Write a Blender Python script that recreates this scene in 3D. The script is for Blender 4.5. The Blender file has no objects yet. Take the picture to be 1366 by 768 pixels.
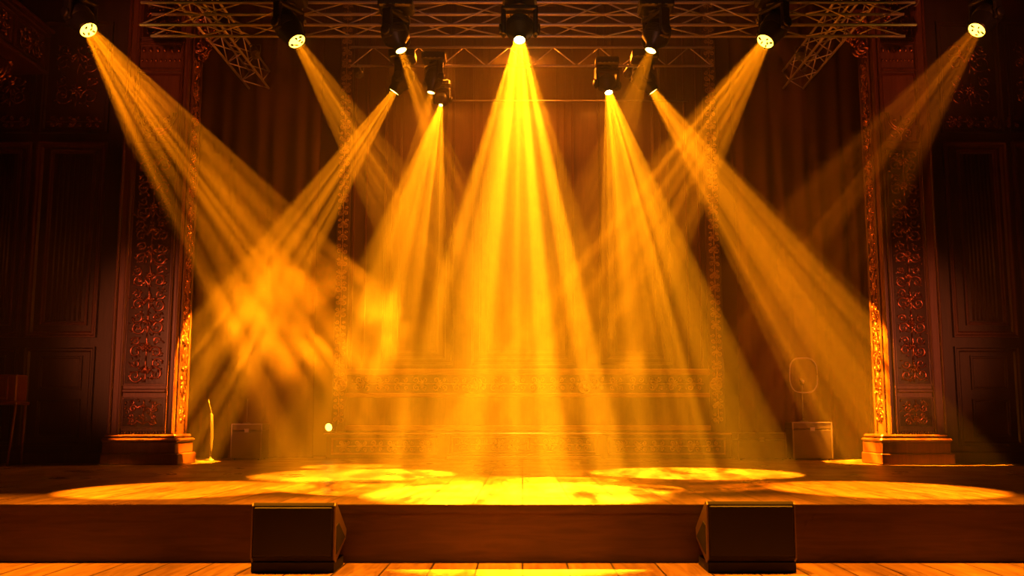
import bpy, math, random
from mathutils import Vector, Matrix

S = bpy.context.scene
COL = S.collection
V = Vector

# ------------------------------------------------------------------ camera
F, CX, PITCH, CZ = 1314.0, 697.0, math.radians(7.543), 0.7


def ray(px, py):
    u = (px - CX) / F
    v = (384 - py) / F
    return V((u, math.cos(PITCH) - v * math.sin(PITCH), math.sin(PITCH) + v * math.cos(PITCH)))


def at(px, py, Y):
    d = ray(px, py)
    t = Y / d.y
    return V((d.x * t, Y, CZ + d.z * t))


def onfloor(px, py, z=0.0):
    d = ray(px, py)
    t = (z - CZ) / d.z
    return V((d.x * t, d.y * t, z))


cd = bpy.data.cameras.new('camera')
cam = bpy.data.objects.new('camera', cd)
COL.objects.link(cam)
S.camera = cam
cam.location = (0, 0, CZ)
cam.rotation_euler = (math.pi / 2 + PITCH, 0, 0)
cd.sensor_width = 36
cd.lens = F / 1366 * 36
cd.shift_x = -14 / 1366
cd.clip_end = 200
S.view_settings.view_transform = 'Standard'
S.view_settings.look = 'None'
S.view_settings.gamma = 1
S.view_settings.exposure = 0.0
S.view_settings.use_curve_mapping = False
S.cycles.use_denoising = True
S.cycles.volume_bounces = 0
S.cycles.use_adaptive_sampling = False
S.cycles.light_sampling_threshold = 0.0
S.cycles.transparent_max_bounces = 16
S.cycles.max_bounces = 6
S.cycles.diffuse_bounces = 3
S.cycles.glossy_bounces = 3
S.cycles.sample_clamp_indirect = 4.0


# ------------------------------------------------------------------ materials
def nodes(name):
    m = bpy.data.materials.new(name)
    m.use_nodes = True
    nt = m.node_tree
    return m, nt, nt.nodes['Principled BSDF']


def wood(name, c1, c2, rough=0.4, scale=(6, 6, 0.6), bump=0.15, coat=0.0, axis_planks=None, plank=0.3, gap=(0.02, 0.01, 0.005)):
    m, nt, b = nodes(name)
    N, L = nt.nodes, nt.links
    tc = N.new('ShaderNodeTexCoord')
    mp = N.new('ShaderNodeMapping')
    mp.inputs['Scale'].default_value = scale
    L.new(tc.outputs['Object'], mp.inputs['Vector'])
    no = N.new('ShaderNodeTexNoise')
    no.inputs['Scale'].default_value = 3.0
    no.inputs['Detail'].default_value = 6
    no.inputs['Distortion'].default_value = 1.2
    L.new(mp.outputs[0], no.inputs['Vector'])
    cr = N.new('ShaderNodeValToRGB')
    cr.color_ramp.elements[0].position = 0.32
    cr.color_ramp.elements[0].color = (*c1, 1)
    cr.color_ramp.elements[1].position = 0.7
    cr.color_ramp.elements[1].color = (*c2, 1)
    L.new(no.outputs['Fac'], cr.inputs[0])
    col = cr.outputs[0]
    if axis_planks is not None:
        br = N.new('ShaderNodeTexBrick')
        br.inputs['Scale'].default_value = 1.0
        br.inputs['Mortar Size'].default_value = 0.008
        br.inputs['Mortar Smooth'].default_value = 0.1
        br.inputs['Brick Width'].default_value = 3.6
        br.inputs['Row Height'].default_value = plank
        br.inputs['Color1'].default_value = (0.72, 0.72, 0.72, 1)
        br.inputs['Color2'].default_value = (1.1, 1.1, 1.1, 1)
        br.inputs['Mortar'].default_value = (0.06, 0.04, 0.03, 1)
        mp2 = N.new('ShaderNodeMapping')
        mp2.inputs['Rotation'].default_value = (0, 0, math.pi / 2)
        L.new(tc.outputs['Object'], mp2.inputs['Vector'])
        L.new(mp2.outputs[0], br.inputs['Vector'])
        mx = N.new('ShaderNodeMix')
        mx.data_type = 'RGBA'
        mx.blend_type = 'MULTIPLY'
        mx.inputs['Factor'].default_value = 1.0
        L.new(col, mx.inputs['A'])
        L.new(br.outputs['Color'], mx.inputs['B'])
        col = mx.outputs['Result']
        # scuffed finish: roughness wanders in long drags
        n2 = N.new('ShaderNodeTexNoise')
        n2.inputs['Scale'].default_value = 1.3
        n2.inputs['Detail'].default_value = 5
        L.new(tc.outputs['Object'], n2.inputs['Vector'])
        mr = N.new('ShaderNodeMapRange')
        mr.inputs[1].default_value = 0.3
        mr.inputs[2].default_value = 0.7
        mr.inputs[3].default_value = rough - 0.1
        mr.inputs[4].default_value = rough + 0.15
        L.new(n2.outputs['Fac'], mr.inputs[0])
        L.new(mr.outputs[0], b.inputs['Roughness'])
    else:
        b.inputs['Roughness'].default_value = rough
    L.new(col, b.inputs['Base Color'])
    bp = N.new('ShaderNodeBump')
    bp.inputs['Strength'].default_value = bump
    bp.inputs['Distance'].default_value = 0.01
    L.new(no.outputs['Fac'], bp.inputs['Height'])
    L.new(bp.outputs[0], b.inputs['Normal'])
    b.inputs['Coat Weight'].default_value = coat
    b.inputs['Coat Roughness'].default_value = 0.15
    return m


def plain(name, c, rough=0.5, metal=0.0, noise=0.25, scale=20):
    m, nt, b = nodes(name)
    N, L = nt.nodes, nt.links
    tc = N.new('ShaderNodeTexCoord')
    no = N.new('ShaderNodeTexNoise')
    no.inputs['Scale'].default_value = scale
    no.inputs['Detail'].default_value = 4
    L.new(tc.outputs['Object'], no.inputs['Vector'])
    cr = N.new('ShaderNodeValToRGB')
    cr.color_ramp.elements[0].color = (*[x * (1 - noise) for x in c], 1)
    cr.color_ramp.elements[1].color = (*[x * (1 + noise) for x in c], 1)
    L.new(no.outputs['Fac'], cr.inputs[0])
    L.new(cr.outputs[0], b.inputs['Base Color'])
    b.inputs['Roughness'].default_value = rough
    b.inputs['Metallic'].default_value = metal
    return m


def glow(name, c, s):
    """lit clear lens: it shines and lets the lamp behind it through."""
    m, nt, b = nodes(name)
    N, L = nt.nodes, nt.links
    N.remove(b)
    e = N.new('ShaderNodeEmission')
    e.inputs[0].default_value = (*c, 1)
    e.inputs[1].default_value = s
    t = N.new('ShaderNodeBsdfTransparent')
    a = N.new('ShaderNodeAddShader')
    L.new(e.outputs[0], a.inputs[0])
    L.new(t.outputs[0], a.inputs[1])
    L.new(a.outputs[0], N['Material Output'].inputs['Surface'])
    return m


M = {
    'deck': wood('deck_wood', (0.085, 0.043, 0.017), (0.24, 0.13, 0.055), 0.34, (5, 0.5, 5), 0.1, 0.0, axis_planks=1, plank=0.41),
    'hall_floor': wood('hall_floor_wood', (0.16, 0.08, 0.03), (0.34, 0.19, 0.08), 0.38, (5, 0.5, 5), 0.1, 0.0, axis_planks=1, plank=0.36),
    'fascia': wood('fascia_wood', (0.06, 0.026, 0.013), (0.10, 0.045, 0.022), 0.5, (0.5, 4, 5), 0.08),
    'carved': wood('carved_wood', (0.022, 0.006, 0.0035), (0.04, 0.011, 0.006), 0.22, (5, 5, 5), 0.1, 1.0),
    'relief': plain('relief_glint', (0.36, 0.13, 0.075), 0.24, 0.85, 0.3, 12),  # glints of the carving put into a paler, metallic tone
    'pillar': wood('pillar_wood', (0.085, 0.026, 0.012), (0.15, 0.05, 0.022), 0.38, (8, 8, 0.5), 0.1, 0.3),
    'wall': wood('wall_panel_wood', (0.03, 0.014, 0.008), (0.055, 0.024, 0.013), 0.45, (8, 8, 0.5), 0.1, 0.1),
    'moulding': wood('moulding_wood', (0.07, 0.022, 0.011), (0.12, 0.038, 0.018), 0.33, (8, 8, 0.6), 0.1, 0.3),
    'backdrop': wood('backdrop_wood', (0.06, 0.028, 0.012), (0.10, 0.048, 0.02), 0.4, (6, 6, 0.5), 0.1, 0.2),
    'rail': wood('lit_rail_wood', (0.34, 0.19, 0.08), (0.5, 0.3, 0.12), 0.25, (0.6, 6, 6), 0.05, 0.5),  # pale tone paints in the light along caps, rails and carving
    'plaster': plain('dark_plaster', (0.10, 0.045, 0.022), 0.8, 0, 0.2, 3),
    'black': plain('black_shell', (0.012, 0.011, 0.010), 0.42, 0, 0.2),
    'cabinet': plain('speaker_cabinet', (0.008, 0.005, 0.004), 0.9, 0, 0.3, 40),
    'cabside_lit': plain('speaker_side_lit', (0.16, 0.10, 0.05), 0.45, 0, 0.2, 30),  # paler than the cabinet: light on the side facet put into its colour
    'grille': plain('speaker_grille', (0.006, 0.004, 0.003), 0.7, 0.0, 0.4, 200),
    'alu': plain('truss_aluminium', (0.66, 0.58, 0.54), 0.35, 0.5, 0.1, 30),
    'steel': plain('dark_steel', (0.18, 0.16, 0.15), 0.4, 0.8, 0.2, 30),
    'velvet': plain('velvet_drape', (0.06, 0.02, 0.010), 0.9, 0, 0.2, 8),
    'cable': plain('cable_rubber', (0.20, 0.16, 0.13), 0.4, 0, 0.1),
    'cloth': plain('pale_cloth', (0.06, 0.045, 0.035), 0.8, 0, 0.15, 12),
    'redwood': wood('red_wood', (0.16, 0.035, 0.02), (0.28, 0.06, 0.03), 0.35, (6, 6, 1), 0.1, 0.3),
    'case': plain('case_shell', (0.035, 0.025, 0.02), 0.5, 0, 0.3, 15),
    'lens': glow('lamp_lens', (1.0, 0.62, 0.10), 9.0),
    'lens_hot': glow('lamp_lens_hot', (1.0, 0.70, 0.22), 40.0),
    'lens_led': glow('lamp_lens_led', (1.0, 0.60, 0.05), 4.0),
    'baffle': plain('lens_baffle_dark', (0.02, 0.014, 0.003), 0.5, 0, 0.1),
}


# ------------------------------------------------------------------ mesh builder
class MB:
    def __init__(s):
        s.v, s.f, s.sm = [], [], []

    def add(s, vs, fs, smooth=False):
        o = len(s.v)
        s.v += [tuple(p) for p in vs]
        s.f += [tuple(i + o for i in f) for f in fs]
        s.sm += [smooth] * len(fs)
        return s

    def box(s, a, b, M4=None):
        vs = [V((x, y, z)) for x in (a[0], b[0]) for y in (a[1], b[1]) for z in (a[2], b[2])]
        if M4:
            vs = [M4 @ p for p in vs]
        return s.add(vs, [(0, 1, 3, 2), (4, 6, 7, 5), (0, 4, 5, 1), (2, 3, 7, 6), (0, 2, 6, 4), (1, 5, 7, 3)])

    def cbox(s, a, b, c=0.01, M4=None):
        """box with chamfered edges (each face inset by c)."""
        a, b = V(a), V(b)
        c = min(c, *[0.45 * (b[i] - a[i]) for i in range(3)])
        vs, idx = [], {}
        for sx in (0, 1):
            for sy in (0, 1):
                for sz in (0, 1):
                    for ax in range(3):
                        p = [a[0] if not sx else b[0], a[1] if not sy else b[1], a[2] if not sz else b[2]]
                        for i, q in enumerate((sx, sy, sz)):
                            if i != ax:
                                p[i] += c if not q else -c
                        idx[(sx, sy, sz, ax)] = len(vs)
                        vs.append(V(p))
        fs = []
        for ax in range(3):
            o = [i for i in range(3) if i != ax]
            for q in (0, 1):
                cyc = []
                for (u, w) in ((0, 0), (1, 0), (1, 1), (0, 1)):
                    k = [0, 0, 0]
                    k[ax] = q
                    k[o[0]] = u
                    k[o[1]] = w
                    cyc.append(idx[(*k, ax)])
                fs.append(tuple(cyc if (q == 1) != (ax == 1) else cyc[::-1]))
        for ax in range(3):                      # edges along ax
            o = [i for i in range(3) if i != ax]
            for u in (0, 1):
                for w in (0, 1):
                    k0, k1 = [0] * 3, [0] * 3
                    k0[o[0]] = k1[o[0]] = u
                    k0[o[1]] = k1[o[1]] = w
                    k1[ax] = 1
                    q = [idx[(*k0, o[0])], idx[(*k1, o[0])], idx[(*k1, o[1])], idx[(*k0, o[1])]]
                    fs.append(tuple(q))
        for sx in (0, 1):
            for sy in (0, 1):
                for sz in (0, 1):
                    fs.append(tuple(idx[(sx, sy, sz, i)] for i in range(3)))
        if M4:
            vs = [M4 @ p for p in vs]
        return s.add(vs, fs)

    def sweep(s, pts, rad, n=8, caps=True, flat=None):
        pts = [V(p) for p in pts]
        if not hasattr(rad, '__len__'):
            rad = [rad] * len(pts)
        t0 = (pts[1] - pts[0]).normalized()
        up = V((0, 0, 1)) if abs(t0.z) < 0.9 else V((1, 0, 0))
        x = t0.cross(up).normalized()
        vs, fs = [], []
        for i, p in enumerate(pts):
            t = (pts[min(i + 1, len(pts) - 1)] - pts[max(i - 1, 0)])
            t = t.normalized() if t.length > 1e-9 else t0
            x = (x - t * x.dot(t)).normalized()
            y = t.cross(x)
            for k in range(n):
                a = 2 * math.pi * k / n
                vs.append(p + (x * math.cos(a) + y * math.sin(a)) * rad[i])
        for i in range(len(pts) - 1):
            for k in range(n):
                k2 = (k + 1) % n
                fs.append((i * n + k, i * n + k2, (i + 1) * n + k2, (i + 1) * n + k))
        if caps:
            fs.append(tuple(range(n))[::-1])
            fs.append(tuple((len(pts) - 1) * n + k for k in range(n)))
        return s.add(vs, fs, True)

    def tube(s, a, b, r, r2=None, n=10):
        return s.sweep([a, b], [r, r if r2 is None else r2], n)

    def lathe(s, prof, M4, n=24, smooth=True, caps=True):
        """prof: (radius, height) along local Z; closed where radius is 0."""
        vs, fs = [], []
        for (r, z) in prof:
            for k in range(n):
                a = 2 * math.pi * k / n
                vs.append(M4 @ V((r * math.cos(a), r * math.sin(a), z)))
        m = len(prof)
        for i in range(m - 1):
            for k in range(n):
                k2 = (k + 1) % n
                fs.append((i * n + k, i * n + k2, (i + 1) * n + k2, (i + 1) * n + k))
        if caps and prof[0][0] > 1e-6:
            fs.append(tuple(range(n))[::-1])
        if caps and prof[-1][0] > 1e-6:
            fs.append(tuple((m - 1) * n + k for k in range(n)))
        return s.add(vs, fs, smooth)

    def blob(s, c, ax, ay, az, n=7, m=4):
        c, ax, ay, az = V(c), V(ax), V(ay), V(az)
        vs, fs = [c - az], []
        for i in range(1, m):
            ph = -math.pi / 2 + math.pi * i / m
            for k in range(n):
                a = 2 * math.pi * k / n
                vs.append(c + (ax * math.cos(a) + ay * math.sin(a)) * math.cos(ph) + az * math.sin(ph))
        vs.append(c + az)
        for k in range(n):
            fs.append((0, 1 + (k + 1) % n, 1 + k))
            fs.append((len(vs) - 1, 1 + (m - 2) * n + k, 1 + (m - 2) * n + (k + 1) % n))
        for i in range(m - 2):
            for k in range(n):
                k2 = (k + 1) % n
                fs.append((1 + i * n + k, 1 + i * n + k2, 1 + (i + 1) * n + k2, 1 + (i + 1) * n + k))
        return s.add(vs, fs, True)

    def prism(s, poly, d):
        """poly: list of 3-D points (planar), extruded by vector d."""
        n = len(poly)
        d = V(d)
        vs = [V(p) for p in poly] + [V(p) + d for p in poly]
        fs = [tuple(range(n))[::-1], tuple(range(n, 2 * n))]
        for i in range(n):
            j = (i + 1) % n
            fs.append((i, j, n + j, n + i))
        return s.add(vs, fs)

    def build(s, name, mat, parent=None, bevel=0):
        me = bpy.data.meshes.new(name)
        me.from_pydata(s.v, [], s.f)
        me.polygons.foreach_set('use_smooth', s.sm)
        me.materials.append(M[mat] if isinstance(mat, str) else mat)
        me.update()
        o = bpy.data.objects.new(name, me)
        COL.objects.link(o)
        if parent:
            o.parent = parent
            o.matrix_parent_inverse = Matrix.Translation(-parent.location)
        if bevel:
            bm = o.modifiers.new('bevel', 'BEVEL')
            bm.width = bevel
            bm.segments = 2
            bm.limit_method = 'ANGLE'
        return o


def tag(o, label, cat, group=None, kind=None):
    o['label'] = label
    o['category'] = cat
    if group:
        o['group'] = group
    if kind:
        o['kind'] = kind
    return o


def thing(name, loc, label, cat, group=None):
    e = bpy.data.objects.new(name, None)
    e.empty_display_size = 0.2
    e.location = loc
    COL.objects.link(e)
    return tag(e, label, cat, group)


def struct(o):
    o['kind'] = 'structure'
    return o


def sempty(name, loc=(0, 0, 0)):
    e = bpy.data.objects.new(name, None)
    e.location = loc
    COL.objects.link(e)
    e['kind'] = 'structure'
    return e


def basis(d, view=None):
    """matrix whose -Z is d and whose X is square to both d and view."""
    d = V(d).normalized()
    view = V(view if view is not None else (0, 1, 0)).normalized()
    x = d.cross(view)
    if x.length < 1e-4:
        x = d.cross(V((0, 0, 1)))
    x.normalize()
    z = -d
    y = z.cross(x).normalized()
    return Matrix((x, y, z)).transposed()


def frame_bars(mb, P, u0, v0, u1, v1, w, t, c=0.01):
    """rectangular moulding of four mitred bars with a stepped profile; P(u, v, n) maps to the world."""
    prof = [(0, 0), (0, t), (0.25 * w, t), (0.45 * w, 0.55 * t), (0.75 * w, 0.55 * t), (w, 0.15 * t), (w, 0)]
    cor = [(u0, v0, 1, 1), (u1, v0, -1, 1), (u1, v1, -1, -1), (u0, v1, 1, -1)]
    vs, fs = [], []
    m = len(prof)
    for (u, v, su, sv) in cor:
        for (q, n) in prof:
            vs.append(P(u + su * q, v + sv * q, n))
    for i in range(4):
        j = (i + 1) % 4
        for k in range(m - 1):
            fs.append((i * m + k, j * m + k, j * m + k + 1, i * m + k + 1))
    mb.add(vs, fs)


# ------------------------------------------------------------------ carved relief
def spiral(cu, cv, R, a0, turns, sgn, k=26):
    out = []
    for i in range(k + 1):
        t = i / k
        r = R * (1 - t) ** 0.85 + 0.008 * R
        a = a0 + sgn * turns * 2 * math.pi * t
        out.append((cu + r * math.cos(a), cv + r * math.sin(a)))
    return out


def carve(mb, P, w, h, seed, unit=None, amp=0.035):
    """scrolling leaf carving, mirrored about a middle stem, over |u| <= w/2, 0 <= v <= h."""
    rnd = random.Random(seed)
    unit = unit or w * 0.85
    n = max(1, round(h / unit))
    uh = h / n

    def leaf(u, v, a, l, fat=0.32, th=None):
        th = th or amp * 0.9
        c = V(P(u + math.cos(a) * l * 0.5, v + math.sin(a) * l * 0.5, th * 0.35))
        e0 = V(P(0, 0, 0))
        ru = V(P(1, 0, 0)) - e0
        uv = V(P(0, 1, 0)) - e0
        nn = V(P(0, 0, 1)) - e0
        ax = (ru * math.cos(a) + uv * math.sin(a)) * l * 0.5
        ay = (uv * math.cos(a) - ru * math.sin(a)) * l * 0.5 * fat
        mb.blob(c + nn * th * 0.2, ax, ay + nn * th * 0.35, nn * th * 0.8, 7, 4)

    def curl(pts, r0, r1):
        k = len(pts)
        mb.sweep([P(u, v, amp * (0.45 + 0.35 * i / k)) for i, (u, v) in enumerate(pts)],
                 [r0 + (r1 - r0) * i / (k - 1) for i in range(k)], 6)

    hw = w / 2
    for i in range(n):
        vb = i * uh
        kind = (i + seed) % 3
        # middle stem and palmette
        curl([(0.02 * w * math.sin(t * 3.1), vb + uh * t) for t in [q / 6 for q in range(7)]], 0.012, 0.010)
        cv = vb + uh * 0.5
        if kind == 0:
            for k in range(7):
                a = math.pi / 2 + (k - 3) * 0.42
                leaf(0, cv - uh * 0.12, a, uh * (0.36 - 0.03 * abs(k - 3)), 0.28)
        elif kind == 1:
            for k in range(8):
                leaf(0, cv, k * math.pi / 4, w * 0.15, 0.45)
            mb.blob(P(0, cv, amp * 0.6), V(P(w * .05, 0, 0)) - V(P(0, 0, 0)), V(P(0, w * .05, 0)) - V(P(0, 0, 0)), V(P(0, 0, amp * .7)) - V(P(0, 0, 0)), 8, 5)
        else:
            for k in range(5):
                a = -math.pi / 2 + (k - 2) * 0.5
                leaf(0, cv + uh * 0.18, a, uh * 0.34, 0.3)
            leaf(0, cv + uh * .2, math.pi / 2, uh * .2, .5)
        for sg in (-1, 1):
            R = min(hw * 0.44, uh * 0.30)
            R *= rnd.uniform(0.85, 1.08)
            cu = sg * hw * rnd.uniform(0.50, 0.58)
            c1 = vb + uh * rnd.uniform(0.26, 0.36)
            up = rnd.choice((1, -1))
            a0 = math.pi if sg > 0 else 0
            sp = spiral(cu, c1, R, a0, 1.5, sg * up)
            curl(sp, 0.017, 0.007)
            c2 = vb + uh * rnd.uniform(0.70, 0.80)
            R2 = R * rnd.uniform(0.6, 0.85)
            sp2 = spiral(cu * rnd.uniform(0.9, 1.15), c2, R2, -a0 + math.pi, 1.35, -sg * up)
            curl(sp2, 0.014, 0.006)
            # arm back to the stem
            p0, p1 = sp[0], (0.0, vb + uh * (0.05 if up > 0 else 0.55))
            curl([(p1[0] + (p0[0] - p1[0]) * t, p1[1] + (p0[1] - p1[1]) * t + 0.06 * uh * math.sin(math.pi * t)) for t in [q / 6 for q in range(7)]], 0.011, 0.014)
            for q in range(3, len(sp) - 6, 4):       # leaves springing off the scroll
                u, v = sp[q]
                a = math.atan2(v - c1, u - cu) + rnd.uniform(-0.5, 0.5)
                leaf(u, v, a, R * rnd.uniform(0.3, 0.55), rnd.uniform(0.28, 0.45))
            for q in range(2, len(sp2) - 8, 5):
                u, v = sp2[q]
                a = math.atan2(v - c2, u - cu) + rnd.uniform(-0.6, 0.6)
                leaf(u, v, a, R * rnd.uniform(0.25, 0.45), rnd.uniform(0.3, 0.5))
            for q in range(9):
                u = sg * hw * rnd.uniform(0.1, 0.95)
                v = vb + uh * rnd.uniform(0.05, 0.95)
                leaf(u, v, rnd.uniform(0, 6.28), w * rnd.uniform(0.06, 0.13), 0.45)


def clampP(P, hw, h):
    def Q(u, v, n):
        return P(u, v, n)
    return Q


# ------------------------------------------------------------------ the shell
YF, DECK_BACK, HALL = 8.30, 18.6, -0.47      # stage edge, rear wall, hall floor level
WX = 8.7

mb = MB(); mb.box((-WX - .6, -3, HALL - .2), (WX + .6, YF + .3, HALL))
struct(mb.build('floor', 'hall_floor'))
st = sempty('floor_stage', (0, YF, 0))
mb = MB(); mb.box((-WX, YF - .035, -.045), (WX, DECK_BACK + .1, 0)); mb.build('deck', 'deck', st)
mb = MB(); mb.box((-WX, YF, HALL), (WX, YF + .12, -.07)); mb.build('fascia', 'fascia', st)
mb = MB(); mb.box((-WX, YF - .045, -.07), (WX, YF - .036, -.003)); mb.box((-WX, YF - .036, -.07), (WX, YF + .1, -.046)); mb.build('edge_strip', 'fascia', st)

mb = MB(); mb.box((-WX - .3, DECK_BACK, HALL), (WX + .3, DECK_BACK + .2, 10.2)); struct(mb.build('wall_back', 'plaster'))
mb = MB(); mb.box((-WX - .3, -3, 10.0), (WX + .3, DECK_BACK + .2, 10.2)); struct(mb.build('ceiling', 'wall'))
WALLY = 15.78
for nm, sx, x0, x1 in (('wall_left', -1, -WX, -6.2), ('wall_right', 1, 6.35, WX)):
    w = sempty(nm, (sx * 7.5, WALLY, 0))
    mb = MB(); mb.box((x0, WALLY, 0), (x1, WALLY + .18, 10)); mb.build('proscenium_wing', 'wall', w)
    mb = MB(); mb.box((sx * WX if sx > 0 else -WX - .2, -3, HALL), (WX + .2 if sx > 0 else -WX, DECK_BACK, 10)); mb.build('side_wall', 'wall', w)

    def P(u, v, n, sx=sx):
        return V((u, WALLY - n, v))

    def px(x, sx=sx):
        return at(x, 400, WALLY).x

    def pz(y):
        return at(697, y, WALLY).z
    # tall reeded panel, a carved frieze above it and a pair of low panels
    if sx < 0:
        cols = [(38, 132), (-40, 30)]
    else:
        cols = [(1268, 1354), (1362, 1420)]
    for i, (a, b) in enumerate(cols):
        u0, u1 = px(a), px(b)
        m1 = MB(); frame_bars(m1, P, u0, pz(450), u1, pz(190), .10, .07); m1.build('panel_moulding', 'moulding', w)
        m1 = MB(); frame_bars(m1, P, u0 + .22, pz(434), u1 - .16, pz(200), .06, .05); m1.build('panel_moulding', 'moulding', w)
        m1 = MB()
        k = 7 if i == 0 else 4
        for q in range(k):
            u = u0 + .36 + (u1 - u0 - .66) * q / (k - 1)
            m1.sweep([P(u, pz(428), .0), P(u, pz(206), .0)], .022, 8)
        m1.build('reeding', 'wall', w)
        m1 = MB(); frame_bars(m1, P, u0, .25, u1, pz(462), .09, .06)
        frame_bars(m1, P, u0 + .25, pz(520), u1 - .2, pz(474), .05, .04)
        frame_bars(m1, P, u0 + .25, .4, u1 - .2, pz(532), .05, .04); m1.build('dado_panel', 'wall', w)
        m1 = MB(); frame_bars(m1, P, u0, pz(178), u1, pz(30), .08, .06); m1.build('panel_moulding', 'wall', w)
        m1 = MB()
        carve(m1, lambda a_, b_, n_, c=(u0 + u1) / 2, z=pz(172): V((c + b_ - .45, WALLY - n_, z + a_ + .12)), .2, .9, 5 + i, .26, .03)
        carve(m1, lambda a_, b_, n_, c=(u0 + u1) / 2, z=pz(142): V((c + a_, WALLY - n_, z + b_)), u1 - u0 - .3, 1.1, 7 + i, .55, .03)
        m1.build('frieze_carving', 'relief', w)
    m1 = MB(); m1.cbox((x0 + (0 if sx < 0 else .2), WALLY - .05, 0), (x1 - (.2 if sx < 0 else 0), WALLY, .18), .015); m1.build('skirting', 'wall', w)


# ------------------------------------------------------------------ carved pillars
def pillar(sx, xo, xi, yf, yb, label):
    """xo outer edge, xi edge towards the stage middle."""
    x0, x1 = min(xo, xi), max(xo, xi)
    t = thing('carved_pillar', ((x0 + x1) / 2, (yf + yb) / 2, 0), label, 'pillar', 'carved pillars framing the stage')
    m = MB()
    e = .0
    bx0, bx1 = (x0 - .05, x1 + .14) if sx < 0 else (x0 - .2, x1 + .05)
    m.cbox((bx0, yf - .11, 0), (bx1, yb + .1, .17), .015)
    m.cbox((bx0 + .02, yf - .09, .17), (bx1 - .05 * 1, yb + .08, .34), .012)
    m.cbox((bx0 + .0, yf - .11, .34), (bx1 - .02, yb + .1, .40), .025)
    m.cbox((bx0 + .03, yf - .07, .40), (bx1 - .07, yb + .06, .46), .025)
    m.build('plinth', 'pillar', t)
    m = MB(); m.box((x0, yf + .03, .45), (x1, yb, 9.9)); m.build('shaft', 'pillar', t)
    xa, xb = (x0 + .20, x1 - .13) if sx < 0 else (x0 + .13, x1 - .2)     # carved field
    cx, w = (xa + xb) / 2, xb - xa

    def P(u, v, n):
        return V((cx + u, yf + .03 - n, v))
    z = lambda y: at(697, y, yf).z
    # stiles running the whole height
    for (a, b, d) in ((x0, x0 + .05, .05), (xa - .05, xa, .055), (xb, xb + .035, .05), (x1 - .04, x1, .04)):
        m = MB(); m.cbox((a, yf + .03 - d, .46), (b, yf + .035, 9.9), .014); m.build('stile', 'moulding', t)
    # base band, carved field, rails
    m = MB()
    for k in range(14):
        u = -w / 2 + w * (k + .5) / 14
        m.blob(P(u, z(577), .012), (w / 34, 0, 0), (0, -.02, 0), (0, 0, .035), 7, 4)
    m.build('bead_band', 'relief', t)
    fields = [('foot_panel', 571, 529, 21 + sx), ('scroll_panel', 514, 197, 31 + sx), ('crown_panel', 51, -20, 41 + sx), ('crown_panel', -60, -190, 55)]
    for nm, ya, yb_, sd in fields:
        m = MB()
        frame_bars(m, P, -w / 2, z(ya), w / 2, z(yb_), .035, .045)
        m.build('panel_frame', 'moulding', t)
        m = MB(); m.box((xa + .03, yf + .012, z(ya) + .03), (xb - .03, yf + .031, z(yb_) - .03)); m.build('panel_ground', 'carved', t)
        m = MB()
        h = z(yb_) - z(ya) - .1
        carve(m, lambda u, v, n, z0=z(ya) + .05: P(u, v + z0, n), w - .1, h, sd, .36 if nm != 'foot_panel' else .25, .05)
        m.build(nm, 'relief', t)
    for yy in (521, 57, 93):
        m = MB(); m.cbox((xa, yf - .02, z(yy) - .03), (xb, yf + .035, z(yy) + .03), .015); m.build('rail', 'moulding', t)
    m = MB()
    for k in range(6):
        u = -w / 2 + w * (k + .5) / 6
        m.blob(P(u, z(66), .015), (w / 22, 0, w / 30), (0, -.035, 0), (-w / 40, 0, .05), 7, 4)
    for k in range(9):
        u = -w / 2 + w * (k + .5) / 9
        m.blob(P(u, z(80), .012), (w / 30, 0, 0), (0, -.028, 0), (0, 0, .03), 7, 4)
    m.build('dentil_band', 'relief', t)
    # blind arch above the scrolls
    m = MB()
    frame_bars(m, P, -w / 2, z(190), w / 2, z(98), .03, .04)
    for r in (.42, .36):
        m.sweep([P(w * r * math.cos(a), z(150) + w * r * 1.3 * math.sin(a) - .0, .02) for a in [math.pi + math.pi * q / 14 for q in range(15)]], .014, 6)
    carve(m, lambda u, v, n: P(u, v + z(188), n), w - .15, .42, 3, .42, .03)
    m.build('arch_panel', 'relief', t)
    # carved strip on the face towards the stage
    xs = xi
    cy = (yf + yb) / 2 + .02

    def Q(u, v, n):
        return V((xs + (-1 if sx > 0 else 1) * n, cy + u * (1 if sx > 0 else -1), v))
    m = MB(); carve(m, lambda u, v, n: Q(u, v + .62, n), (yb - yf) * .5, 6.0, 61, .4, .03); m.build('side_carving', 'relief', t)
    for o_ in (-.20, .20):
        m = MB(); m.cbox(tuple(min(a, b) for a, b in zip(Q(o_ - .03, .5, 0), Q(o_ + .03, 9.9, .035))), tuple(max(a, b) for a, b in zip(Q(o_ - .03, .5, 0), Q(o_ + .03, 9.9, .035))), .012); m.build('stile', 'moulding', t)
    # scroll bracket high on the stage side
    m = MB()
    bz = z(62)
    s2 = -1 if sx > 0 else 1

    def B(u, v, n):
        return V((xs + s2 * (u + .02), yf + .14 + n, bz + v))
    for off in (0, .12, .24):
        m.sweep([B(a, b, off) for a, b in spiral(.14, .34, .2, math.pi, 1.6, -1)], [.045 - .0012 * q for q in range(27)], 8)
        m.sweep([B(a, b, off) for a, b in spiral(.08, .06, .1, math.pi, 1.4, 1)], [.034 - .001 * q for q in range(27)], 8)
    rnd = random.Random(9 + sx)
    for k in range(46):
        v = rnd.uniform(-.1, .6)
        u = rnd.uniform(.0, .30 * (1 - abs(v - .36) / .6) + .04)
        a = rnd.uniform(0, 6.28)
        m.blob(B(u, v, rnd.uniform(-.05, .3)), V((math.cos(a) * .06, 0, math.sin(a) * .06)), V((-math.sin(a) * .025, .02, math.cos(a) * .025)), (0, -.03, 0), 7, 4)
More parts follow.
